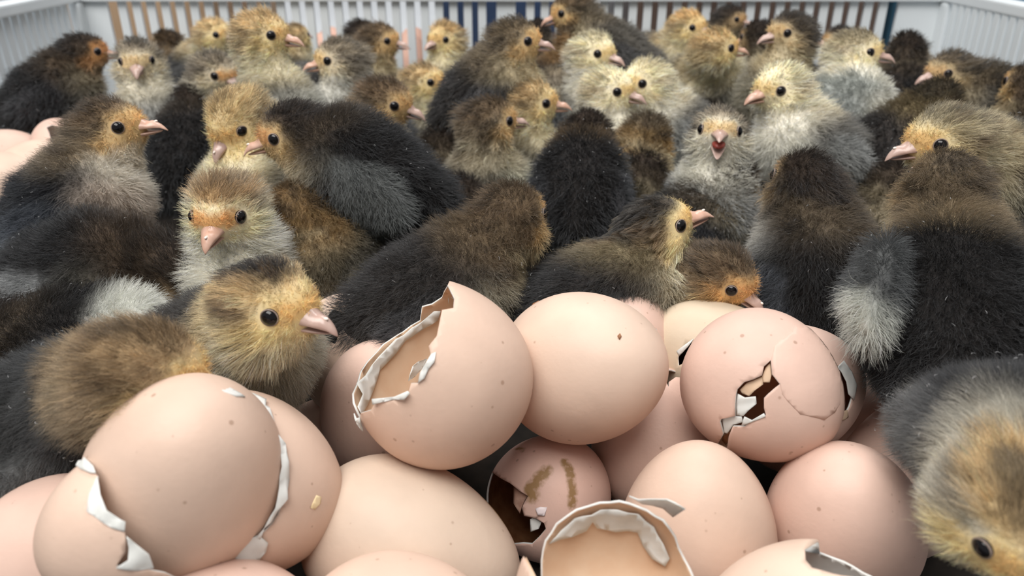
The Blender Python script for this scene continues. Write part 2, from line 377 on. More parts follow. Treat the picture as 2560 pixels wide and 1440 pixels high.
        obj('lower_mandible', mesh('lower_mandible', (L1 @ RH+BO)*0.001*s, BEAK_L[1]), bk, mb)
        if open_beak:
            Vm, Fm = uv_ball(1.0, 14, 10); am = -jaw/2; Vm = Vm*np.array([4.8, 2.9, 1.8])
            Vm = np.stack([Vm[:, 0]*math.cos(am)-Vm[:, 2]*math.sin(am), Vm[:, 1], Vm[:, 0]*math.sin(am)+Vm[:, 2]*math.cos(am)], 1)+np.array([11.2, 0, -2.7])
            obj('mouth_lining', mesh('mouth_lining', (Vm @ RH+BO)*0.001*s, Fm), bk, M_MOUTH)
        if D > 180:
            Vt2, Ft2 = uv_ball(0.55, 10, 8)
            obj('egg_tooth', mesh('egg_tooth', ((Vt2*np.array([1.3, 0.9, 0.8])+np.array([17.6, 0, 1.2])) @ RH+BO)*0.001*s, Ft2), bk, M_TOOTH)
    # down: real strands rooted on the body
    P4 = V[Q]; ar = np.linalg.norm(np.cross(P4[:, 2]-P4[:, 0], P4[:, 3]-P4[:, 1]), axis=1)*0.5
    pxmm = F_PX/(d*k)                                           # pixels per local mm
    w = max(0.075, (0.85 if D > 180 else 1.1)/pxmm); n = int(dens*(2.5 if D > 180 else 2.0)*ar.sum()/(w*5.5))
    fi = rs.choice(len(Q), n, p=ar/ar.sum()); ab = rs.uniform(size=(n, 2)).astype(np.float32)
    wts = np.stack([(1-ab[:, 0])*(1-ab[:, 1]), ab[:, 0]*(1-ab[:, 1]), ab[:, 0]*ab[:, 1], (1-ab[:, 0])*ab[:, 1]], 1)[:, :, None]
    X = (P4[fi]*wts).sum(1); Nn = (N[Q[fi]]*wts).sum(1); Nn /= np.linalg.norm(Nn, axis=1, keepdims=True)+1e-9
    cam_l = (CAM-O)*k; vd = cam_l-X; vd /= np.linalg.norm(vd, axis=1, keepdims=True)
    keep = np.ones(n, bool)
    for c in eyes: keep &= ((X-c)**2).sum(1) > 3.0**2
    h = (X-H) @ RH.T
    keep &= ~((h[:, 0] > 10.6) & (np.abs(h[:, 1]) < 4.2) & (h[:, 2] < 1.6) & (h[:, 2] > -4.0))
    fac = (Nn*vd).sum(1); keep &= (fac > -0.45) | (rs.uniform(size=n) < 0.25)
    zb = X[:, 2]*0.001*s+O[2]; keep &= zb > 0.006
    X, Nn, h = X[keep], Nn[keep], h[keep]; n = len(X)
    hn = h/np.array([13.5, 10.8, 11.2]); rh = np.sqrt((hn*hn).sum(1)); wh = sstep(2.1, 1.2, rh)[:, None]
    comb = wh*(-RH[0]*1.0-RH[2]*0.15)+(1-wh)*(-RB[0]-RB[2]*0.3)
    comb = comb+0.25*np.stack([vnoise(X, 0.25, seed+20+i) for i in range(3)], 1)
    tg = comb-Nn*(comb*Nn).sum(1)[:, None]
    bx = ((X-B) @ RB.T)/25.0
    Ln = 5.0+(5.5-5.0)*wh[:, 0]+1.6*sstep(-0.5, -1.0, bx[:, 0])
    cr_w = sstep(0.35, 0.8, hn[:, 2])*wh[:, 0]; Ln = Ln*(1-0.24*cr_w)
    face_w = sstep(0.2, 0.75, hn[:, 0])*wh[:, 0]; Ln = Ln*(1-face_w)+1.9*face_w
    ed = np.min([np.sqrt(((X-c)**2).sum(1)) for c in eyes], 0); ew = sstep(7.0, 2.9, ed); Ln = Ln*(1-ew)+1.3*ew
    Ln = Ln*fluff*rs.uniform(0.65, 1.2, n)*(1+0.25*vnoise(X, 0.3, seed+3))
    jit = rs.normal(size=(n, 3))
    lift = (0.95 if not wet else 0.55)-0.5*np.maximum(face_w, ew)-0.18*cr_w
    d0 = Nn*lift[:, None]+tg*(0.32+0.2*wh)+jit*0.26; d0 /= np.linalg.norm(d0, axis=1, keepdims=True)
    bend = tg*(0.38 if not wet else 0.9)+jit*0.18-UP*0.10
    T = np.array([0, 0.35, 0.7, 1.0])
    Pt = X[:, None, :]-Nn[:, None, :]*0.25+Ln[:, None, None]*(T[None, :, None]*d0[:, None, :]+0.5*(T**2)[None, :, None]*bend[:, None, :])
    Pt[:, 1:] += rs.normal(size=(n, 3, 3))*np.array([0.10, 0.22, 0.34])[None, :, None]
    if clump > 0:                                               # tips of neighbours drawn together
        cs = 1.5 if not wet else 2.5
        key = np.floor((X+0.5*np.stack([vnoise(X, 0.9, seed+40+i) for i in range(3)], 1))/cs).astype(np.int64)
        key = (key[:, 0]+500)*1000003+(key[:, 1]+500)*1009+key[:, 2]
        _, inv = np.unique(key, return_inverse=True); cn = np.bincount(inv)
        mt = np.stack([np.bincount(inv, Pt[:, 3, i])/cn for i in range(3)], 1)[inv]
        cw = (clump if not wet else 0.9)*wh[:, 0]+(clump*0.6)*(1-wh[:, 0]); cw = cw*(1-face_w)*(1-ew)
        for j, tw in ((1, 0.2), (2, 0.6), (3, 1.0)): Pt[:, j] += (mt-Pt[:, 3])*(cw*tw)[:, None]
    colr = np.ones((n, 4), np.float32); colr[:, :3] = chick_color(X, C, seed, True)
    if clump > 0: colr[:, :3] *= (rs.uniform(0.58, 1.42, inv.max()+1)[inv]*wh[:, 0]+rs.uniform(0.85, 1.15, inv.max()+1)[inv]*(1-wh[:, 0]))[:, None]
    rad = np.full(n, w*0.5)
    # specks of dried white lint lying on the back
    nl = int(n*C.get('lint', 0.0025)); li = rs.choice(n, nl, replace=False)
    li = li[(bx[li, 2] > -0.1) & (rh[li] > 1.6)]
    tl = np.cross(Nn[li], rs.normal(size=(len(li), 3))); tl /= np.linalg.norm(tl, axis=1, keepdims=True)+1e-9
    for j in range(4): Pt[li, j] = X[li]+Nn[li]*(5.2*fluff)+tl*(T[j]*rs.uniform(0.3, 1.3, len(li)))[:, None]+Nn[li]*(0.3*math.sin(3*T[j]))
    colr[li, :3] = rs.uniform(0.3, 0.75, (len(li), 1)); rad[li] = np.maximum(0.05, w*0.34)
    cu = bpy.data.hair_curves.new('down'); cu.add_curves([4]*n)
    cu.attributes['position'].data.foreach_set('vector', (Pt*(0.001*s)).astype(np.float32).ravel())
    ra = cu.attributes.get('radius') or cu.attributes.new('radius', 'FLOAT', 'POINT')
    rr = rad[:, None]*np.array([1.0, 0.9, 0.65, 0.22])[None]; ra.data.foreach_set('value', (rr*0.001*s).astype(np.float32).ravel())
    ca_ = cu.attributes.new('col', 'FLOAT_COLOR', 'CURVE'); ca_.data.foreach_set('color', colr.ravel())
    dn = obj('down', cu, root, M_DOWN); dn['kind'] = 'stuff'
    STRANDS[0] += n
    tag(root, label, 'chick', 'day-old chicks crowded in the crate')
    return root
# ------------------------------------------------------------------ egg builder
def ico(sub):
    import bmesh
    bm = bmesh.new(); bmesh.ops.create_icosphere(bm, subdivisions=sub, radius=1.0)
    v = np.array([x.co[:] for x in bm.verts]); f = np.array([[q.index for q in p.verts] for p in bm.faces]); bm.free()
    return v, f
ICO = {}
def img_dir(phi, tau):                                          # direction by its angle in the picture (ccw from right) and lean towards the viewer
    p, t = math.radians(phi), math.radians(tau)
    return math.cos(t)*(math.cos(p)*CR+math.sin(p)*CU)-math.sin(t)*CF
class Egg:
    """narrow end along +axis; unit directions n map to the shell surface"""
    def __init__(s, u, v, d, phi, tau, a=0.0288, b=0.0220, k=0.12):
        s.c = P(u, v, d); s.a, s.b, s.k = a, b, k
        z = img_dir(phi, tau); x = unit(np.cross(z, CU+0.123*CR)); s.R = np.stack([x, np.cross(z, x), z])
    def surf(s, n, off=0.0):                                    # off: metres outwards
        n = np.atleast_2d(n); q = 1-s.k*n[:, 2]
        return np.stack([(s.b+off)*n[:, 0]*q, (s.b+off)*n[:, 1]*q, (s.a+off)*n[:, 2]], 1) @ s.R
    def hit(s, u, v, back=False):
        r = ray(u, v); t0 = (s.c-CAM) @ CF; ts = np.linspace(t0-0.04, t0+0.04, 900)
        p = (CAM+ts[:, None]*r-s.c) @ s.R.T; z = np.clip(p[:, 2]/s.a, -1.5, 1.5); q = s.b*(1-s.k*np.clip(z, -1, 1))
        f = (p[:, 0]**2+p[:, 1]**2)/q**2+z**2-1
        i = np.where(f < 0)[0]; i = (i[-1] if back else i[0]) if len(i) else int(np.argmin(f))
        n = np.array([p[i, 0]/q[i], p[i, 1]/q[i], z[i]]); return unit(n)
def jag(pts, amp, seed, n=3):
    r = np.random.RandomState(seed); out = []; pts = [tuple(q)+(0,)*(3-len(q)) for q in pts]
    for i in range(len(pts)):
        a, b = np.array(pts[i], float), np.array(pts[(i+1) % len(pts)], float)
        out.append(a)
        L = np.linalg.norm((b-a)[:2]); m = max(1, int(L/22)) if n == 0 else n
        nrm = np.array([-(b-a)[1], (b-a)[0]])/(L+1e-6)
        for j in range(1, m):
            q = a+(b-a)*(j/m+r.uniform(-0.12, 0.12)/m); q[:2] += nrm*r.normal()*amp; q[2] = round(q[2])
            out.append(q)
    return out
def build_shell(name, label, E, holes=(), tint=(0.70, 0.455, 0.345), inner=None, sub=5, thick=0.00055, amp=3.0, dirt=(), group='brown eggs and shells heaped in the crate'):
    """holes: polygons of picture points (u, v[, 1 for the far wall]) lying on the shell"""
    if sub not in ICO: ICO[sub] = ico(sub)
    n0, f0 = ICO[sub]; root = empty(name, E.c-UP*E.b); O = E.c-UP*E.b-0
    O = np.array(root.location); inner = inner or M_MEMB
    if not holes:
        V = E.surf(n0)+E.c-O; o_v, faces, mi, nn = V, f0.tolist(), None, n0
    else:
        polys = []
        for hi, hole in enumerate(holes):
            if isinstance(hole, tuple) and isinstance(hole[0], str):   # ('cap', phi, tau, degrees): open end around a direction
                _, phi, tau, deg = hole; ax = img_dir(phi, tau) @ E.R.T
                x = unit(np.cross(ax, (0.3, 0.5, 0.81))); y = np.cross(ax, x); r = np.random.RandomState(hi+int(E.c[0]*1e4) % 97); pl = []
                m = 46; wob = np.cumsum(r.normal(size=m)); wob -= np.linspace(0, wob[-1], m); wob = wob/np.abs(wob).max()
                for j in range(m):
                    t = 2*np.pi*j/m; dg = math.radians(deg+6*wob[j]+r.normal()*2.2)
                    pl.append(unit(ax*math.cos(dg)+(x*math.cos(t)+y*math.sin(t))*math.sin(dg)))
                polys.append(np.array(pl))
            else:
                pj = jag(hole, amp, hi+3, 0)
                polys.append(np.array([E.hit(q[0], q[1], len(q) > 2 and q[2] > 0.5) for q in pj]))
        c = unit(polys[0].mean(0)); x = unit(np.cross(c, (0.31, 0.52, 0.8))); y = np.cross(c, x)
        st = lambda n: np.stack([n @ x, n @ y], 1)/(1+(n @ c))[:, None]
        g = n0[(n0 @ c) > -0.985]
        pts = [Vector(p) for p in st(g)]; edges = []; k = len(pts)
        for pl in polys:
            q = st(pl); pts += [Vector(p) for p in q]; m = len(q); edges += [(k+i, k+(i+1) % m) for i in range(m)]; k += m
        vo, eo, fo, _, _, _ = delaunay_2d_cdt(pts, edges, [], 0, 1e-7)
        Q = np.array([v[:] for v in vo]); r2 = (Q**2).sum(1); w = (1-r2)/(1+r2)
        nn = c*w[:, None]+(x*Q[:, :1]+y*Q[:, 1:])*(1+w)[:, None]; nn /= np.linalg.norm(nn, axis=1, keepdims=True)
        F = np.array([f for f in fo if len(f) == 3]); cen = Q[F].mean(1); inside = np.zeros(len(F), bool)
        for pl in polys:
            q = st(pl); ins = np.zeros(len(F), bool)
            for i in range(len(q)):
                a, b = q[i], q[(i+1) % len(q)]
                cr = ((a[1] > cen[:, 1]) != (b[1] > cen[:, 1])) & (cen[:, 0] < (b[0]-a[0])*(cen[:, 1]-a[1])/(b[1]-a[1]+1e-15)+a[0])
                ins ^= cr
            inside |= ins
        # close the small cap opposite the opening
        he = {}
        for f in F:
            for i in range(3): he[(f[i], f[(i+1) % 3])] = 1
        hull = [(a, b) for (a, b) in he if (b, a) not in he]
        nn = np.vstack([nn, -c]); ai = len(nn)-1
        capf = np.array([(b, a, ai) for a, b in hull]); F = np.vstack([F[~inside], capf])
        tri = E.surf(nn)[F]; nrm = np.cross(tri[:, 1]-tri[:, 0], tri[:, 2]-tri[:, 0])
        if ((nrm*tri.mean(1)).sum(1) < 0).mean() > 0.5: F = F[:, ::-1]
        used = np.unique(F); mp = -np.ones(len(nn), int); mp[used] = np.arange(len(used)); nn = nn[used]; F = mp[F]
        he = {}
        for f in F:
            for i in range(3): he[(f[i], f[(i+1) % 3])] = 1
        bd = [(a, b) for (a, b) in he if (b, a) not in he]; nv = len(nn)
        rim_r = np.random.RandomState(5)
        o_v = np.vstack([E.surf(nn), E.surf(nn, -thick)])+E.c-O
        faces = F.tolist()+(F[:, ::-1]+nv).tolist()+[(b, a, a+nv, b+nv) for a, b in bd]
        mi = [0]*len(F)+[1]*len(F)+[2]*len(bd); nn = np.vstack([nn, nn])
    me = mesh('shell', np.asarray(o_v), faces, mi=mi)
    if dirt:
        dv = np.zeros(len(nn), np.float32)
        for (pts_, wpx) in dirt:
            hp = [E.hit(*p) for p in pts_]; wr = wpx*((E.c-CAM) @ CF)/F_PX/E.b
            for a, b in zip(hp[:-1], hp[1:]):
                t = np.clip(((nn-a) @ (b-a))/((b-a) @ (b-a)+1e-12), 0, 1)[:, None]; dd_ = np.linalg.norm(nn-a-t*(b-a), axis=1)
                dv = np.maximum(dv, np.clip(1.15-dd_/wr, 0, 1))
        at = me.attributes.new('dirt', 'FLOAT', 'POINT'); at.data.foreach_set('value', dv)
    o = obj('shell', me, root, [M_SHELL, inner, M_MEMB]); o.color = (*tint, 1)
    tag(root, label, 'egg' if name == 'egg' else 'eggshell', group)
    root['_e'] = 0; del root['_e']
    return root, E, O
def flap(root_e, poly, off=0.0, off2=None, back=False, m=None, name='membrane', amp=2.0, seed=1, curl=0.0, thick=0.00025, label=None, wr=0.00045):
    """ragged patch of membrane or shell lying on an egg; off: metres from the shell surface, curl lifts one end"""
    root, E, O = root_e; m = m or M_MEMB
    pj = np.array([q[:2] for q in jag(poly, amp, seed, 0)]); lo, hi = pj.min(0), pj.max(0); stp = max(7.0, (hi-lo).max()/18)
    gx, gy = np.meshgrid(np.arange(lo[0], hi[0], stp), np.arange(lo[1], hi[1], stp)); g = np.stack([gx.ravel(), gy.ravel()], 1)
    ins = np.zeros(len(g), bool)
    for i in range(len(pj)):
        a, b = pj[i], pj[(i+1) % len(pj)]
        ins ^= ((a[1] > g[:, 1]) != (b[1] > g[:, 1])) & (g[:, 0] < (b[0]-a[0])*(g[:, 1]-a[1])/(b[1]-a[1]+1e-12)+a[0])
    pts = np.vstack([pj, g[ins]]); k = len(pj)
    vo, _, fo, _, _, _ = delaunay_2d_cdt([Vector(p) for p in pts], [(i, (i+1) % k) for i in range(k)], [], 1, 1e-5)
    Q = np.array([v[:] for v in vo]); n = np.array([E.hit(q[0], q[1], back) for q in Q])
    r = vnoise(np.c_[Q, np.zeros(len(Q))]*0.06, 1.0, seed+9); t = (Q-lo)/(hi-lo+1e-9)
    of = off+((off2 if off2 is not None else off)-off)*t[:, 0]+r*wr
    V = np.array([E.surf(n[i], of[i]+curl*max(0, t[i, 1]-0.5))[0] for i in range(len(n))])+E.c-O
    sg = unit(V.mean(0)+O-E.c); V2 = V-(V+O-E.c)/np.linalg.norm(V+O-E.c, axis=1, keepdims=True)*thick
    nv = len(V); he = {}
    for f in fo:
        for i in range(len(f)): he[(f[i], f[(i+1) % len(f)])] = 1
    bd = [(a, b) for a, b in he if (b, a) not in he]
    faces = [tuple(f) for f in fo]+[tuple(x+nv for x in f[::-1]) for f in fo]+[(b, a, a+nv, b+nv) for a, b in bd]
    o = obj(name, mesh(name, np.vstack([V, V2]), faces), root, m)
    if m is M_SHELL: o.color = (*PINK, 1)
    if label: o['label'] = label
    return o

PINK, TANP, CREAM, BEIGE = (0.775, 0.55, 0.455), (0.765, 0.57, 0.455), (0.785, 0.60, 0.48), (0.70, 0.575, 0.43)
# --- front left: a dome of shell jammed between two broken shells
eg = build_shell('eggshell', 'large tan eggshell dome wedged between two broken shells, front left', Egg(468, 1182, 0.178, 60, 35, 0.0262, 0.0218),
   [('cap', 250, -55, 40)], TANP, M_MEMB)
flap(eg, [(525,945),(545,948),(600,985),(612,994),(590,992),(560,980),(535,962)], 0.0003, m=M_MEMB, seed=4)
er = build_shell('eggshell', 'open tan shell half with white membrane rim and a yellow fleck, right of the dome', Egg(608, 1216, 0.193, -20, -10, 0.0248, 0.0228),
   [[(618,985),(648,1012),(672,1050),(692,1100),(708,1150),(712,1205),(704,1265),(680,1310),(650,1340),(600,1370),(560,1392),(500,1415),(420,1425),(360,1380),(360,1250),(420,1080),(520,990)]], TANP, M_MEMB, amp=2)
flap(er, [(616,986),(640,996),(664,1006),(662,1020),(672,1026),(684,1060),(704,1108),(694,1106),(662,1062),(640,1030)], 0.0008, m=M_MEMB, seed=6)
flap(er, [(690,1096),(708,1115),(714,1160),(720,1200),(712,1245),(690,1275),(650,1345),(640,1338),(684,1268),(694,1220),(698,1170)], 0.0012, m=M_MEMB, seed=7)
flap(er, [(500,1415),(540,1385),(610,1350),(645,1335),(668,1352),(650,1395),(610,1412),(540,1420)], 0.0008, m=M_MEMB, seed=8)
flap(er, [(782,1256),(790,1238),(803,1242),(800,1258),(786,1274),(776,1270)], 0.0004, m=mottled('yolk_fleck', (0.75,0.58,0.32), (0.8,0.66,0.42), 300, 0.5), name='dried_fleck', seed=2)
el = build_shell('eggshell', 'broken tan shell with jagged white-lined edge at the lower left', Egg(320, 1318, 0.166, 200, 10, 0.0178, 0.0172),
   [[(185,1125),(195,1150),(215,1140),(235,1180),(245,1190),(236,1215),(225,1270),(232,1285),(268,1302),(300,1328),(312,1332),(314,1380),(290,1415),(390,1428),(440,1445),(490,1450),(535,1400),(540,1300),(480,1180),(380,1120),(280,1110)]], TANP, M_MEMB, amp=2)
flap(el, [(186,1138),(200,1140),(215,1150),(236,1170),(243,1188),(228,1186),(205,1176),(190,1165)], 0.0005, m=M_MEMB, seed=3)
flap(el, [(246,1194),(254,1240),(270,1278),(304,1300),(314,1304),(312,1330),(280,1320),(238,1292),(220,1280),(226,1236)], 0.0004, m=M_MEMB, seed=11)
flap(el, [(316,1340),(340,1360),(372,1385),(385,1420),(345,1426),(290,1418),(320,1400),(322,1370)], 0.0004, m=M_MEMB, seed=12)
build_shell('egg', 'whole pink-tan egg cut by the left frame edge, lower left corner', Egg(165, 1393, 0.188, 30, 20, 0.0225, 0.0203), tint=PINK)
# --- middle: the big open shell
eb = build_shell('eggshell', 'big tan eggshell torn open at its upper left, white membrane around the hole', Egg(1092, 925, 0.206, 128, 12, 0.0262, 0.0236, 0.10),
   [[(1120,712),(1136,745),(1134,770),(1105,775),(1100,800),(1092,840),(1072,865),(1078,890),(1062,935),(1045,958),(1028,958),(1020,985),(985,1000),(940,1002),(928,1025),(902,1033),(892,1050),(876,1058),
     (880,985,1),(900,930,1),(940,880,1),(985,842,1),(1050,800,1),(1055,765,1),(1105,742,1),(1118,715,1)]], TANP, M_TAN, amp=2.5)
flap(eb, [(985,845),(1050,800),(1085,772),(1102,770),(1095,795),(1078,805),(1060,815),(1030,835),(1010,850),(985,880),(968,900),(945,925),(925,975),(912,1010),(900,1040),(880,1050),(893,990),(880,960),(905,940),(940,890)], -0.0010, back=True, m=M_MEMB, seed=21)
flap(eb, [(872,1040),(890,1045),(905,1040),(914,1072),(895,1075),(876,1062)], 0.0007, m=M_MEMB, seed=22)
flap(eb, [(1120,735),(1135,742),(1144,770),(1122,768)], -0.0004, back=True, m=M_MEMB, seed=24)
flap(eb, [(972,972),(985,935),(1002,912),(1030,898),(1062,890),(1050,915),(1032,930),(1010,950)], -0.010, -0.005, back=True, m=M_MEMB, seed=25, name='membrane_scrap')
flap(eb, [(1078,885),(1090,880),(1086,905),(1062,945),(1045,958),(1052,930)], 0.0005, m=M_MEMB, seed=26)
flap(eb, [(935,995),(985,992),(1022,975),(1028,980),(1015,995),(960,1004),(938,1008)], 0.0006, m=M_MEMB, seed=27)
build_shell('egg', 'whole pale pink egg behind and left of the big torn shell', Egg(972, 1025, 0.256, 100, 50, 0.0285, 0.0222), tint=PINK)
ec = build_shell('egg', 'whole pink-tan egg with small chips at its top left, centre of the heap', Egg(1460, 918, 0.224, 10, 48, 0.0262, 0.0218), tint=CREAM)
flap(ec, [(1326,757),(1342,744),(1346,750),(1334,760)], 0.0002, m=M_BROWN, seed=3, name='chip', amp=1)
flap(ec, [(1543,840),(1549,834),(1553,842),(1548,850)], 0.0002, m=M_BROWN, seed=5, name='chip', amp=1)
build_shell('eggshell', 'pink shell cap showing behind the centre egg, a nick in its edge', Egg(1532, 893, 0.262, 60, 0, 0.0240, 0.0196), [[(1628,822),(1642,822),(1640,840),(1622,830)]], PINK, M_BROWN)
e6 = build_shell('eggshell', 'beige cracked shell behind the holed egg, dark split on its left', Egg(1790, 905, 0.262, 150, 10, 0.0260, 0.0205), [[(1732,850),(1725,868),(1705,910),(1697,914),(1695,895),(1700,878),(1715,860)]], BEIGE, M_BROWN, amp=2)
flap(e6, [(1693,878),(1715,862),(1735,848),(1722,866),(1708,880),(1698,890)], 0.0004, m=M_MEMB, seed=5)
e7 = build_shell('eggshell', 'hatched pink egg with a jagged hole across its front, right of centre', Egg(1906, 968, 0.218, 320, 40, 0.0226, 0.0208),
   [[(1927,900),(1930,935),(1950,960),(1937,970),(1920,985),(1910,995),(1910,1020),(1915,1038),(1880,1052),(1862,1066),(1832,1066),(1822,1090),(1818,1118),(1806,1130),(1793,1112),(1803,1095),(1808,1085),(1800,1055),(1802,1048),(1838,1040),(1840,985),(1843,973),(1860,955),(1905,938),(1910,915)]], PINK, M_TAN, amp=1.5)
flap(e7, [(1905,940),(1915,915),(1927,902),(1930,935),(1925,955),(1908,955)], -0.0012, m=M_TAN, seed=31, name='shell_fragment')
flap(e7, [(1845,975),(1865,956),(1905,940),(1908,960),(1870,992),(1850,985)], -0.0014, m=M_TAN, seed=32, name='shell_fragment')
flap(e7, [(1841,985),(1860,995),(1888,992),(1890,1012),(1868,1030),(1855,1045),(1838,1040)], -0.0010, m=M_MEMB, seed=33)
flap(e7, [(1800,1052),(1820,1042),(1850,1045),(1855,1060),(1830,1066),(1815,1088),(1806,1085)], -0.0010, m=M_MEMB, seed=34)
flap(e7, [(1855,1062),(1862,1040),(1880,1050),(1910,1032),(1914,1040),(1880,1054)], 0.0004, m=M_MEMB, seed=35)
flap(e7, [(1800,1100),(1820,1085),(1816,1115),(1805,1126),(1796,1112)], -0.0010, m=M_BROWN, seed=36)
flap(e7, [(1957,848),(1980,830),(1985,812),(2030,815),(2070,850),(2110,930),(2112,1010),(2060,1050),(2000,1035),(1955,985),(1950,960),(1930,935),(1927,900),(1935,868)], 0.00013, m=M_SHELL, seed=37, name='shell_piece', amp=1.0, thick=0.00012, wr=0.00005)
e8 = build_shell('eggshell', 'open pink shell behind the holed egg, dark hollow edged in white', Egg(1985, 968, 0.244, 20, 0, 0.0215, 0.0204),
   [[(2086,925),(2098,915),(2118,918),(2130,945),(2133,985),(2124,1015),(2110,1045),(2085,1056),(2078,1010)]], PINK, M_BROWN, amp=1.5)
flap(e8, [(2092,918),(2108,902),(2128,930),(2137,965),(2132,1000),(2120,985),(2115,955),(2104,930)], 0.0004, m=M_MEMB, seed=41)
flap(e8, [(2082,1052),(2100,1030),(2118,1025),(2120,1042),(2105,1050)], 0.0003, m=M_TAN, seed=42)
build_shell('egg', 'pink egg half hidden below the holed egg, against dark down', Egg(2040, 1045, 0.262, 20, 10, 0.0250, 0.0170), tint=PINK)
e10 = build_shell('eggshell', 'pink shell with chipped top edge squeezed between the centre egg and the holed egg', Egg(1640, 1100, 0.250, 90, 0, 0.0240, 0.0205), [[(1672,968),(1672,955),(1690,942),(1716,948),(1735,925),(1650,925)]], PINK, M_MEMB, amp=1)
build_shell('egg', 'whole pink egg standing point up beside the open half shell', Egg(1742, 1335, 0.206, 92, 22, 0.0266, 0.0204), tint=TANP)
build_shell('egg', 'whole pink egg at the right touching the blurred chick', Egg(2108, 1305, 0.209, 110, 40, 0.0259, 0.0204), tint=PINK)
e13 = build_shell('egg', 'large cream-brown egg lying on its side at the bottom centre', Egg(1028, 1366, 0.204, -18, 8, 0.0296, 0.0215, 0.15), tint=(0.73, 0.585, 0.47), dirt=[([(1280,1215),(1300,1290),(1285,1340)], 26)])
e14 = build_shell('eggshell', 'crushed pink shell smeared with yellow-brown dirt beside the cream egg', Egg(1378, 1238, 0.238, 60, 30, 0.0195, 0.0188),
   [[(1217,1160),(1222,1178),(1250,1195),(1275,1208),(1300,1228),(1320,1240),(1310,1258),(1305,1270),(1310,1290),(1340,1296),(1360,1308),(1365,1322),(1330,1360),(1240,1360),(1180,1260),(1190,1180)]], (0.80,0.55,0.46), M_BROWN, amp=1.5,
   dirt=[([(1365,1178),(1345,1200),(1325,1225),(1330,1240)], 24), ([(1412,1155),(1425,1175),(1428,1200),(1432,1240),(1430,1262)], 17), ([(1290,1120),(1310,1126)], 8)])
flap(e14, [(1270,1215),(1300,1212),(1322,1228),(1305,1250),(1295,1270),(1290,1290),(1272,1260)], -0.002, m=mottled('dried_membrane', (0.40,0.22,0.16), (0.55,0.36,0.28), 500, 0.7), seed=51)
flap(e14, [(1322,1302),(1340,1292),(1352,1310),(1345,1328),(1325,1332)], -0.001, m=M_MEMB, seed=52)
flap(e14, [(1340,1270),(1352,1266),(1368,1268),(1362,1288),(1346,1286)], 0.0003, m=mottled('pale_fleck', (0.80,0.70,0.72), (0.85,0.77,0.77), 300, 0.5), name='dried_fleck', seed=53)
e15 = build_shell('eggshell', 'open half shell facing up with curled white membrane, bottom centre right', Egg(1528, 1478, 0.160, 80, 30, 0.0198, 0.0194),
   [[(1352,1440,1),(1352,1400,1),(1362,1350,1),(1390,1308,1),(1440,1272,1),(1500,1254,1),(1548,1250,1),(1600,1266,1),(1660,1298,1),(1690,1340,1),(1715,1400,1),(1735,1440,1),(1740,1500,1),(1700,1560),(1600,1600),(1450,1590),(1370,1530)]], TANP, M_TAN, amp=1.5)
flap(e15, [(1366,1355),(1395,1315),(1450,1278),(1500,1262),(1545,1258),(1600,1275),(1640,1310),(1670,1350),(1682,1392),(1672,1412),(1640,1390),(1612,1360),(1598,1322),(1540,1318),(1490,1312),(1478,1292),(1462,1318),(1420,1330)], -0.0012, back=True, m=M_MEMB, seed=61)
flap(e15, [(1570,1254),(1620,1268),(1676,1292),(1684,1305),(1660,1320),(1640,1300),(1600,1272)], 0.0012, 0.004, back=True, m=M_MEMB, seed=62, name='membrane_strip')
build_shell('eggshell', 'pale shell with a torn point rising from the bottom edge, right', Egg(1995, 1612, 0.166, 60, 10, 0.0235, 0.0205), [[(2012,1372),(2014,1400),(2030,1420),(2080,1434),(2130,1442),(2200,1470),(2230,1500,1),(2180,1440,1),(2110,1402,1),(2050,1380,1)]], CREAM, M_MEMB, amp=1)
build_shell('egg', 'tan egg top just showing at the bottom edge below the cream egg', Egg(1010, 1648, 0.168, 0, 30, 0.0260, 0.0216), tint=TANP)
build_shell('egg', 'pink egg top just showing at the bottom edge below the shell dome', Egg(578, 1660, 0.170, 0, 30, 0.0260, 0.0218), tint=PINK)
build_shell('egg', 'pink egg deep in the gap between yellow-flecked shell and pale pink egg', Egg(790, 1150, 0.272, 60, 10, 0.0240, 0.0190), tint=PINK)
build_shell('egg', 'pink egg sliver between the right egg and the blurred chick', Egg(2262, 1190, 0.242, 60, 0, 0.0270, 0.0200), tint=PINK)
e21 = build_shell('eggshell', 'shell with dark torn top behind the beak of the foremost chick', Egg(895, 890, 0.27, 120, 10, 0.0230, 0.0205), [[(812,800),(830,775),(850,768),(872,785),(878,800),(868,815),(850,830),(838,860),(815,850)]], CREAM, M_BROWN, amp=2)
flap(e21, [(828,770),(850,758),(875,780),(880,798),(862,785),(842,776)], 0.0004, m=M_TAN, seed=5)
# far left
ea = build_shell('eggshell', 'pink shell with a crack line at the far left edge', Egg(8, 425, 0.440, 30, 10, 0.0270, 0.0222), tint=PINK, sub=4)
build_shell('eggshell', 'pink shell fragment poking up behind the left chick with raised beak', Egg(172, 398, 0.430, 120, 0, 0.0240, 0.0190), [[(122,330),(116,318),(130,312),(150,318),(190,300),(240,330),(200,360),(130,360)]], tint=PINK, sub=4)
build_shell('egg', 'pink egg at the left edge below the cracked shell', Egg(-5, 492, 0.400, 30, 10), tint=CREAM, sub=4)
build_shell('egg', 'tan egg at the left edge partly behind the black-backed chick', Egg(78, 478, 0.410, 60, 10), tint=CREAM, sub=4)
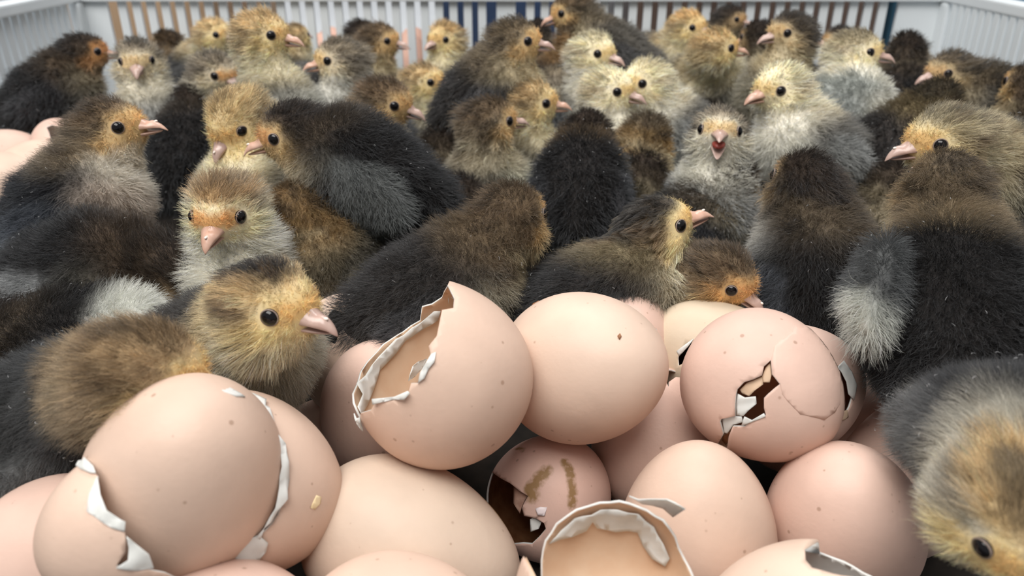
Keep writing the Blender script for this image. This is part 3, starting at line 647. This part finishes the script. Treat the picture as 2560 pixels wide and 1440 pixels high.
# ------------------------------------------------------------------ crate and surroundings
def box_mesh(name, lo, hi, bev=0.0):
    import bmesh
    bm = bmesh.new(); bmesh.ops.create_cube(bm, size=1.0)
    lo, hi = np.array(lo, float), np.array(hi, float)
    for v in bm.verts: v.co = Vector((lo+hi)/2+np.array(v.co[:])*(hi-lo))
    if bev: bmesh.ops.bevel(bm, geom=bm.edges[:], offset=bev, segments=2, affect='EDGES', profile=0.7)
    me = bpy.data.meshes.new(name); bm.to_mesh(me); bm.free(); return me
XW, YB, YF, ZR, TH = 0.348, 0.664, -0.06, 0.1165, 0.0035       # half width, back, front, rim height, wall thickness
crate = empty('hatching_crate', (0, 0.3, 0)); tag(crate, 'white plastic slatted hatching crate holding all the chicks', 'crate')
def cpart(name, lo, hi, bev=0.0, m=None):
    o = obj(name, box_mesh(name, lo, hi, bev), crate, m or M_PLASTIC); o.location = (0, -0.3, 0); return o
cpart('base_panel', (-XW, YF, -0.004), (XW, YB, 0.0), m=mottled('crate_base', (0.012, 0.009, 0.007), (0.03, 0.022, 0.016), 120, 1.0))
# back wall: plain end panels, centre panel and single slats between the slots
cpart('rim', (-XW-0.012, YB-0.004, ZR-0.004), (XW+0.012, YB+0.014, ZR+0.004), 0.0015)
cpart('rim', (-XW-0.014, YF, ZR-0.004), (-XW+0.004, YB, ZR+0.004), 0.0015); cpart('rim', (XW-0.004, YF, ZR-0.004), (XW+0.014, YB, ZR+0.004), 0.0015)
cpart('rim', (-XW, YF-0.014, ZR-0.004), (XW, YF+0.004, ZR+0.004), 0.0015)
PIT, SW = 0.01165, 0.0066
def px_back(u): return (u-CX)/F_PX*((YB-0.0)*math.cos(PITCH)+ (HC-ZR)*math.sin(PITCH))
xl, xr, xc0, xc1 = px_back(262), px_back(2252), px_back(1241), px_back(1289)
cpart('wall_panel', (-XW, YB, 0), (xl, YB+TH, ZR-0.004)); cpart('wall_panel', (xr, YB, 0), (XW, YB+TH, ZR-0.004)); cpart('wall_panel', (xc0, YB, 0), (xc1, YB+TH, ZR-0.004))
sm = box_mesh('slat', (-SW/2, 0, 0), (SW/2, TH, ZR-0.004), 0.0006)
sm.materials.append(M_PLASTIC)
def slat(x, y, rot):
    o = bpy.data.objects.new('slat', sm); COL.objects.link(o); o.parent = crate; o.location = (x, y-0.3, 0); o.rotation_euler = (0, 0, rot)
for a, b in ((xl, xc0), (xc1, xr)):
    n = int(round((b-a)/PIT)); p = (b-a)/n
    for i in range(1, n): slat(a+i*p, YB, 0)
cpart('cross_rail', (xl, YB+0.0005, 0.0), (xr, YB+TH, 0.012))
# corner posts and side walls
for sx in (-1, 1):
    cpart('corner_post', (sx*XW-0.004, YB-0.012, 0), (sx*XW+0.004, YB+0.006, ZR-0.004), 0.003)
    y = YB-0.022
    while y > 0.28:
        slat(sx*XW+(TH if sx < 0 else -TH)*0, y, math.pi/2 if sx < 0 else math.pi/2); y -= 0.0098
    cpart('wall_panel', (sx*XW-TH/2 if sx > 0 else sx*XW-TH, YF, 0), (sx*XW+TH if sx > 0 else sx*XW+TH/2, 0.28, ZR-0.004))
cpart('wall_panel', (-XW, YF-TH, 0), (XW, YF, ZR-0.004))
# table and what stands behind the crate on it
TZ = -0.004
tb = obj('floor', box_mesh('floor', (-3, -1.5, TZ-0.04), (3, 3.0, TZ)), None, mottled('table_laminate', (0.62, 0.64, 0.66), (0.68, 0.70, 0.72), 4, 0.45)); tb['kind'] = 'structure'
wl = obj('wall_back', box_mesh('wall_back', (-3, 3.0, -0.6), (3, 3.05, 2.4)), None, mottled('wall_paint', (0.70, 0.73, 0.76), (0.76, 0.78, 0.80), 2, 0.8)); wl['kind'] = 'structure'
def bg_box(name, label, cat, lo, hi, m, parts=()):
    c = (np.array(lo)+np.array(hi))/2; r = empty(name, (c[0], c[1], lo[2]))
    def pt(n, l, h, mm, bev=0.003):
        o = obj(n, box_mesh(n, np.array(l)-np.array(r.location), np.array(h)-np.array(r.location), bev), r, mm)
    t = 0.006
    pt('side_panel', (lo[0], lo[1], lo[2]), (hi[0], lo[1]+t, hi[2]), m); pt('side_panel', (lo[0], hi[1]-t, lo[2]), (hi[0], hi[1], hi[2]), m)
    pt('end_panel', (lo[0], lo[1]+t, lo[2]), (lo[0]+t, hi[1]-t, hi[2]), m); pt('end_panel', (hi[0]-t, lo[1]+t, lo[2]), (hi[0], hi[1]-t, hi[2]), m)
    pt('bottom_panel', (lo[0]+t, lo[1]+t, lo[2]), (hi[0]-t, hi[1]-t, lo[2]+t), m)
    for n, l, h, mm in parts: pt(n, l, h, mm)
    tag(r, label, cat); return r
CARD = mottled('cardboard', (0.26, 0.17, 0.10), (0.34, 0.23, 0.14), 15, 0.85)
WOODD = mottled('dark_wood', (0.05, 0.03, 0.022), (0.09, 0.055, 0.04), 9, 0.5)
NAVY = mottled('navy_plastic', (0.012, 0.025, 0.06), (0.02, 0.04, 0.09), 9, 0.4)
TEAL = mottled('blue_plastic', (0.06, 0.16, 0.25), (0.08, 0.20, 0.30), 9, 0.4)
bg_box('cardboard_box', 'brown cardboard box behind the left slots of the crate', 'box', (-0.42, 0.76, TZ), (-0.275, 0.98, TZ+0.20), CARD)
bg_box('plastic_tub', 'dark navy tub behind the middle slots of the crate', 'tub', (-0.075, 0.80, TZ), (0.055, 1.05, TZ+0.16), NAVY)
bg_box('wooden_box', 'dark brown wooden box behind the right slots of the crate', 'box', (0.115, 0.76, TZ), (0.345, 1.0, TZ+0.2), WOODD)
bg_box('blue_crate', 'blue plastic crate behind the far right slots', 'crate', (0.36, 0.77, TZ), (0.50, 1.0, TZ+0.15), TEAL)
# a white tray of eggs seen through the left-centre slots
tray = empty('egg_tray', (-0.175, 0.90, TZ)); tag(tray, 'white tray of eggs behind the left-centre slots', 'tray')
obj('tray_floor', box_mesh('tray_floor', (-0.09, -0.09, 0), (0.09, 0.12, 0.012), 0.002), tray, M_PLASTIC)
obj('tray_edge', box_mesh('tray_edge', (-0.09, -0.096, 0), (0.09, -0.09, 0.030), 0.002), tray, M_PLASTIC)
for sx in (-1, 1): obj('tray_edge', box_mesh('tray_edge', (sx*0.093-0.003, -0.09, 0), (sx*0.093+0.003, 0.12, 0.030), 0.002), tray, M_PLASTIC)
ICO[3] = ico(3)
n3, f3 = ICO[3]; tv = np.stack([0.021*n3[:, 0]*(1-0.12*n3[:, 2]), 0.021*n3[:, 1]*(1-0.12*n3[:, 2]), 0.028*n3[:, 2]], 1); tm = mesh('shell', tv, f3); tm.materials.append(M_SHELL)
for r in range(2):
    for c in range(4):
        o = bpy.data.objects.new('egg', tm); COL.objects.link(o); o.location = (-0.175-0.0675+0.045*c, 0.84+0.046*r, TZ+0.012+0.028); o.color = (0.74, 0.47, 0.37, 1)
        tag(o, '%s pink egg from the left in the %s row of the tray behind the slots' % (('first', 'second', 'third', 'fourth')[c], ('front', 'rear')[r]), 'egg', 'eggs in the tray behind the crate')
# ------------------------------------------------------------------ the chicks, front to back
# front rows
chick('foremost chick with golden striped head, black eye and pink beak facing right', 682, 762, 305, -28, 1, byaw=-5, pal='gold', bp=(545, 900), dd=0.034, crown_dark=1.0, clump=0.65, stripe=0.9, fluff=1.15)
chick('gold-brown chick with head bent down behind the eggshell dome', 365, 925, 345, 12, -18, byaw=40, pal='gold', bp=(85, 1120), dd=0.03, crown_dark=0.5, tint=dict(breast=(110,102,88), flank=(104,102,98), crown=(172,142,98), nape=(176,150,110), throat=(150,134,104), back=(76,75,74), wing=(120,122,122)))
chick('blurred chick at the lower right corner with golden face tilted down', 2512, 1295, 372, -90, -28, byaw=-95, pal='gold', bp=(2505, 1120), dd=0.03, crown_dark=0.7, tint=dict(nape=(190,184,168), back=(60,58,58), flank=(170,170,162)), s=0.88)
chick('black chick with a white tuft on its rump, left edge beside the bent head', -60, 820, 250, 185, -5, byaw=178, pal='dark', bp=(185, 880), dd=0.0, bpitch=-22, rump=(226,226,218), s=1.05)
chick('large dark chick with grey wing lying at the left edge, head tucked down', 455, 690, 240, 10, -55, byaw=-8, pal='dark', bp=(190, 715), dd=0.0, tint=dict(wing=(172,174,174), nape=(84,68,52), belly=(176,182,172)), s=1.08)
chick('pale golden chick looking straight at the viewer, left of centre', 562, 528, 235, -92, -8, pal='pale', fluff=1.2, a=14, b=34, tint=dict(face=(222,166,88), crown=(190,152,96)), stripe=0.9, clump=0.45)
chick('brown-headed black chick in the centre turned away to the right', 1280, 545, 235, 54, -6, byaw=22, pal='brown', bp=(1065, 765), dd=-0.008, tint=dict(nape=(128,108,80), throat=(190,172,130)), s=1.05)
chick('streaky-headed chick with raised pink beak pointing right', 1640, 572, 225, 8, 20, byaw=12, pal='gold', bp=(1485, 765), dd=0.0, wet=True, crown_dark=0.7, tint=dict(crown=(96,88,76), nape=(150,134,98), wing=(96,98,98), back=(58,54,52), flank=(84,80,75), breast=(160,150,128)), s=1.0)
chick('small golden-faced chick peeking low beside the streaky-headed chick', 1808, 690, 205, -38, -22, s=0.88, byaw=-50, pal='brown', a=26, b=20, tint=dict(face=(212,158,86), cheek=(220,172,96)))
chick('tall dark brown chick seen from behind beside the holed egg', 2010, 465, 232, 99, 4, byaw=95, pal='dark', bp=(2040, 725), dd=-0.006, bpitch=52, tint=dict(nape=(112,97,76), throat=(196,190,178), breast=(176,176,172), belly=(190,192,190), wing=(92,96,104)), s=1.1)
chick('big black-backed chick seen from behind with white-tipped wing, right', 2362, 475, 275, 78, 2, byaw=72, pal='dark', bp=(2372, 822), dd=-0.03, tint=dict(nape=(150,130,98), throat=(206,190,146), crown=(124,106,80), wing=(92,94,94)), crown_dark=0.25, wingtip=(208,210,202), wspread=4, wz=13, s=1.14)
chick('dark grey chick body cut by the right frame edge', 2700, 600, 240, 20, 0, byaw=30, pal='dark', bp=(2590, 770), dd=0.01)
chick('golden chick at the right with big pink beak facing left', 2360, 352, 232, 188, -6, byaw=168, pal='gold', bp=(2570, 480), dd=0.02, tint=dict(nape=(196,180,140), crown=(180,166,130), flank=(160,150,120)), clump=0.5, s=1.05)
chick('olive-brown chick facing away between the pale golden and the centre chick', 748, 520, 190, 105, -8, s=0.9, byaw=80, pal='brown', bp=(815, 660), dd=0.005, tint=dict(nape=(170,138,84), crown=(150,120,74), back=(112,100,76), flank=(124,114,92), wing=(110,104,90)), crown_dark=0.5)
chick('black chick back just behind the brown-headed centre chick', 1150, 505, 175, 50, -30, byaw=30, pal='dark', bp=(1000, 590), dd=0.0)
chick('grey-brown chick with raised open-tipped beak facing right, upper left', 275, 325, 210, 4, 10, byaw=6, pal='brown', bp=(175, 540), dd=0.0, bpitch=30, tint=dict(nape=(146,128,100), throat=(214,206,190), breast=(196,180,164), wing=(92,98,108), back=(44,44,48)), wingtip=(150,156,162), clump=0.5)
chick('golden chick with head hanging towards the black chick beside it', 590, 300, 195, -112, -32, byaw=-80, pal='gold', a=4, b=36, tint=dict(crown=(214,186,128), nape=(214,192,146), breast=(206,202,190)), crown_dark=0.15)
chick('black-brown chick facing left, beak to beak with the golden chick', 735, 335, 205, 192, -10, byaw=172, pal='dark', bp=(930, 445), bpitch=26, dd=0.0, tint=dict(cheek=(196,166,110), face=(210,156,88), wing=(134,138,136), throat=(196,182,150)))
chick('black chick seen from behind between two golden heads, upper left', 478, 262, 135, 80, 0, byaw=80, pal='dark', bp=(470, 400), dd=-0.02, bpitch=40)
chick('small brown chick face behind the raised beak, upper left', 395, 305, 120, 60, -10, pal='brown', tint=dict(cheek=(190,160,96)))
chick('white-throated brown chick facing right in front of the gold-headed one', 1225, 305, 165, 22, 0, byaw=22, pal='brown', a=8, b=38, bpitch=45, tint=dict(nape=(150,132,104), throat=(206,194,164), breast=(190,190,172), wing=(70,68,66)))
chick('gold-headed chick facing right above the middle of the crate', 1330, 258, 155, 0, 0, byaw=10, pal='gold', a=8, b=38, bpitch=40, crown_dark=0.3)
chick('black chick with brown nape facing away, lint on its back, centre', 1468, 335, 165, 78, -18, byaw=85, pal='dark', bp=(1450, 490), dd=-0.03, tint=dict(nape=(112,92,66)), lint=0.006)
chick('tawny chick with lowered head right of the lint-covered black chick', 1620, 345, 160, 50, -30, byaw=40, pal='brown', tint=dict(nape=(150,122,76), crown=(120,104,80), cheek=(196,160,96)), b=20)
chick('chick with wide open red beak facing the viewer', 1798, 335, 180, -104, 14, byaw=-95, pal='grey', a=8, b=36, open_beak=True, stripe=0.8, tint=dict(throat=(226,222,206), cheek=(222,214,190)))
chick('black chick lying below the open-beaked chick', 1830, 450, 175, 40, -30, byaw=20, pal='dark', bp=(1705, 585), dd=0.0)
chick('black chick resting left of the tall dark chick', 1610, 440, 165, 60, -35, byaw=60, pal='dark', bp=(1590, 605), dd=0.0)
chick('dark chick with yellow cheek turned down, right of the open-beaked chick', 2100, 385, 150, 12, -40, byaw=10, pal='dark', bp=(1990, 490), dd=0.0, tint=dict(cheek=(214,172,92), face=(214,172,92), nape=(96,82,60)))
chick('brown chick with head turned away above the yellow-cheeked dark chick', 2085, 300, 135, 50, -10, byaw=30, pal='brown', bp=(1985, 400), dd=0.0, tint=dict(back=(66,62,60)))
chick('dark chick crouching left of the golden chick with big beak', 2220, 360, 150, 60, -35, byaw=40, pal='dark', bp=(2170, 515), dd=0.0)
chick('black chick behind the head of the big black-backed chick', 2240, 470, 170, 40, -40, byaw=20, pal='dark', bp=(2180, 630), dd=0.0)
# middle rows
chick('pale yellow chick facing left with red beak tip, right of centre', 1948, 222, 168, 207, -4, byaw=190, pal='pale', bp=(2035, 375), dd=0.01, crown_dark=0.0)
chick('pale yellow chick facing right, its beak overlapping its neighbour', 1525, 225, 152, -28, -4, byaw=-50, pal='pale', a=6, b=36, crown_dark=0.0)
chick('cream chick facing left behind the pale yellow beak', 1612, 205, 148, 205, -4, byaw=190, pal='pale', crown_dark=0.2)
chick('dark chick with golden face facing right, below the two golden heads', 1738, 238, 120, 8, -5, byaw=10, pal='dark', bp=(1650, 340), dd=0.0)
chick('tawny chick behind the pale yellow chick, half hidden', 1825, 232, 115, 185, -10, pal='brown', tint=dict(cheek=(206,172,110), nape=(170,140,92)))
chick('brown chick with long pink beak facing right, left of centre', 965, 255, 165, -12, -12, byaw=0, pal='brown', b=26, tint=dict(crown=(134,108,76), throat=(216,206,182)))
chick('golden chick in profile facing right behind the long-beaked one', 1062, 205, 125, -15, 0, byaw=-20, pal='gold', a=8, b=36)
chick('brown chick standing tall facing right over a black body', 1288, 105, 155, -4, 0, byaw=14, pal='brown', bp=(1215, 238), dd=0.01, bpitch=35, tint=dict(nape=(140,124,98), crown=(128,110,82)))
chick('olive chick with head turned away, upper right', 2345, 258, 160, 48, -12, byaw=20, pal='brown', bp=(2235, 375), dd=0.0, tint=dict(nape=(120,104,70), crown=(84,74,54)))
chick('dark brown chick with long beak facing left, upper right', 2372, 180, 140, 192, -6, byaw=174, pal='dark', bp=(2500, 275), dd=0.0, tint=dict(face=(206,166,106), cheek=(190,166,120), nape=(104,90,68), crown=(120,104,80)))
chick('brown chick cut by the right frame edge, upper right', 2570, 215, 150, 100, 0, pal='brown', tint=dict(nape=(112,92,70), crown=(100,84,64)))
chick('dark chick at the right edge below the brown one', 2560, 320, 150, 60, -20, pal='dark')
chick('golden chick held high facing right, upper left', 658, 88, 160, -4, -4, byaw=-30, pal='gold', a=4, b=40, crown_dark=0.1, tint=dict(breast=(200,198,186)))
chick('golden-grey chick looking down to the right under the high golden one', 542, 180, 135, -30, -16, pal='grey', tint=dict(face=(222,164,84)))
chick('whitish chick facing left with dark cap, upper left of centre', 848, 150, 145, 197, -4, byaw=215, pal='grey', a=6, b=38, tint=dict(throat=(228,226,216), breast=(204,206,204), face=(228,190,120)))
chick('small grey chick with brown face tucked between two pale chicks', 757, 195, 95, -70, -25, pal='grey', tint=dict(face=(150,104,60), crown=(150,150,148)))
chick('black chick with orange cheek standing at the left wall', 212, 132, 130, 28, -2, byaw=20, pal='dark', bp=(125, 240), dd=0.0, bpitch=25, tint=dict(face=(204,140,72), cheek=(196,140,70), nape=(88,72,54)))
chick('grey striped chick facing the viewer near the left wall', 345, 150, 140, -72, -8, byaw=-60, pal='grey', stripe=1.0, crown_dark=0.7, a=4, b=38)
# back rows
chick('dark brown chick turned away by the left slots', 418, 112, 100, 140, 0, byaw=150, pal='brown', tint=dict(crown=(90,70,46)))
chick('small golden chick facing right by the left slots', 538, 88, 108, -18, 0, pal='gold', crown_dark=0.0)
chick('small golden chick hidden behind the high golden head', 742, 92, 85, 60, 0, pal='gold')
chick('brown chick with open pink beak facing right by the slots', 950, 102, 118, -6, -4, pal='brown', tint=dict(crown=(140,114,80)))
chick('dark-capped chick turned away behind the open-beaked brown one', 905, 85, 95, 60, 0, pal='dark')
chick('yellow chick facing left by the centre slots', 1110, 98, 112, 232, -4, byaw=250, pal='gold', a=6, b=38, tint=dict(crown=(214,178,112), breast=(216,212,200)), crown_dark=0.2)
chick('black chick lump behind the tall brown chick', 1345, 75, 75, 90, 0, pal='dark')
chick('pale golden chick facing right under the tall brown pair', 1485, 132, 138, -36, -4, byaw=-60, pal='pale', a=6, b=38, stripe=0.8)
chick('grey-brown chick at the top with beak pointing left', 1428, 30, 125, 182, -14, byaw=172, pal='brown', bp=(1525, 140), dd=0.0, tint=dict(back=(110,104,94), nape=(130,116,92)))
chick('tawny chick turned away under the topmost grey-brown chick', 1448, 95, 125, 50, -4, pal='brown', tint=dict(nape=(160,124,72)))
chick('small grey-gold chick with beak pointing left, back row', 1615, 115, 95, 186, -4, byaw=180, pal='grey', tint=dict(face=(216,170,100)))
chick('golden chick facing the viewer in the back row, right of centre', 1722, 70, 112, -40, 0, pal='gold', tint=dict(crown=(214,176,108)), crown_dark=0.0)
chick('golden chick with pale neck facing right, back row', 1790, 122, 132, 0, 0, byaw=6, pal='gold', bp=(1745, 215), dd=0.03, tint=dict(nape=(206,186,140), back=(160,150,128), wing=(170,166,150)), crown_dark=0.0)
chick('small dark brown chick against the back slots, right', 1828, 48, 90, -30, -4, pal='dark')
chick('black chick body behind the dark-capped chick, back row right', 1895, 95, 115, 120, -10, byaw=150, pal='dark')
chick('dark-capped chick with pointed beak facing left, back row right', 1975, 82, 138, 195, -4, byaw=200, pal='brown', a=4, b=38, tint=dict(crown=(84,72,58), nape=(92,80,64), cheek=(206,182,136), face=(206,170,110)))
chick('dark chick with pink beak facing left beside the whitish one', 2095, 105, 100, 185, 0, pal='dark')
chick('whitish chick facing right with pink beak, upper right', 2140, 130, 145, -22, -2, byaw=-10, pal='pale', bp=(2075, 278), dd=0.0, tint=dict(crown=(196,180,142), back=(170,174,168), wing=(186,190,186), flank=(196,200,196)))
chick('black chick turned away right of the whitish chick', 2265, 122, 115, 75, 0, byaw=80, pal='dark')
chick('small pale grey chick by the right crate wall', 2270, 150, 108, 205, 0, pal='grey')
# a few more backs that fill the crowd
chick('grey chick back below the whitish chick facing left', 905, 235, 120, 60, -30, pal='grey', b=20)
chick('grey chick back right of the tall brown chick', 1400, 215, 130, 80, -30, pal='grey', b=22, tint=dict(back=(96,98,100)))
chick('dark chick back between the pale yellow chicks', 1760, 300, 130, 70, -30, pal='dark', b=20)
chick('dark chick back under the whitish chick, upper right', 2190, 235, 130, 60, -30, pal='dark', b=20)
chick('black chick back below the olive chick, right', 2430, 300, 140, 40, -35, pal='dark', b=20)
chick('black chick back behind the black-brown beak-to-beak chick', 1120, 370, 150, 60, -30, pal='dark', b=20)
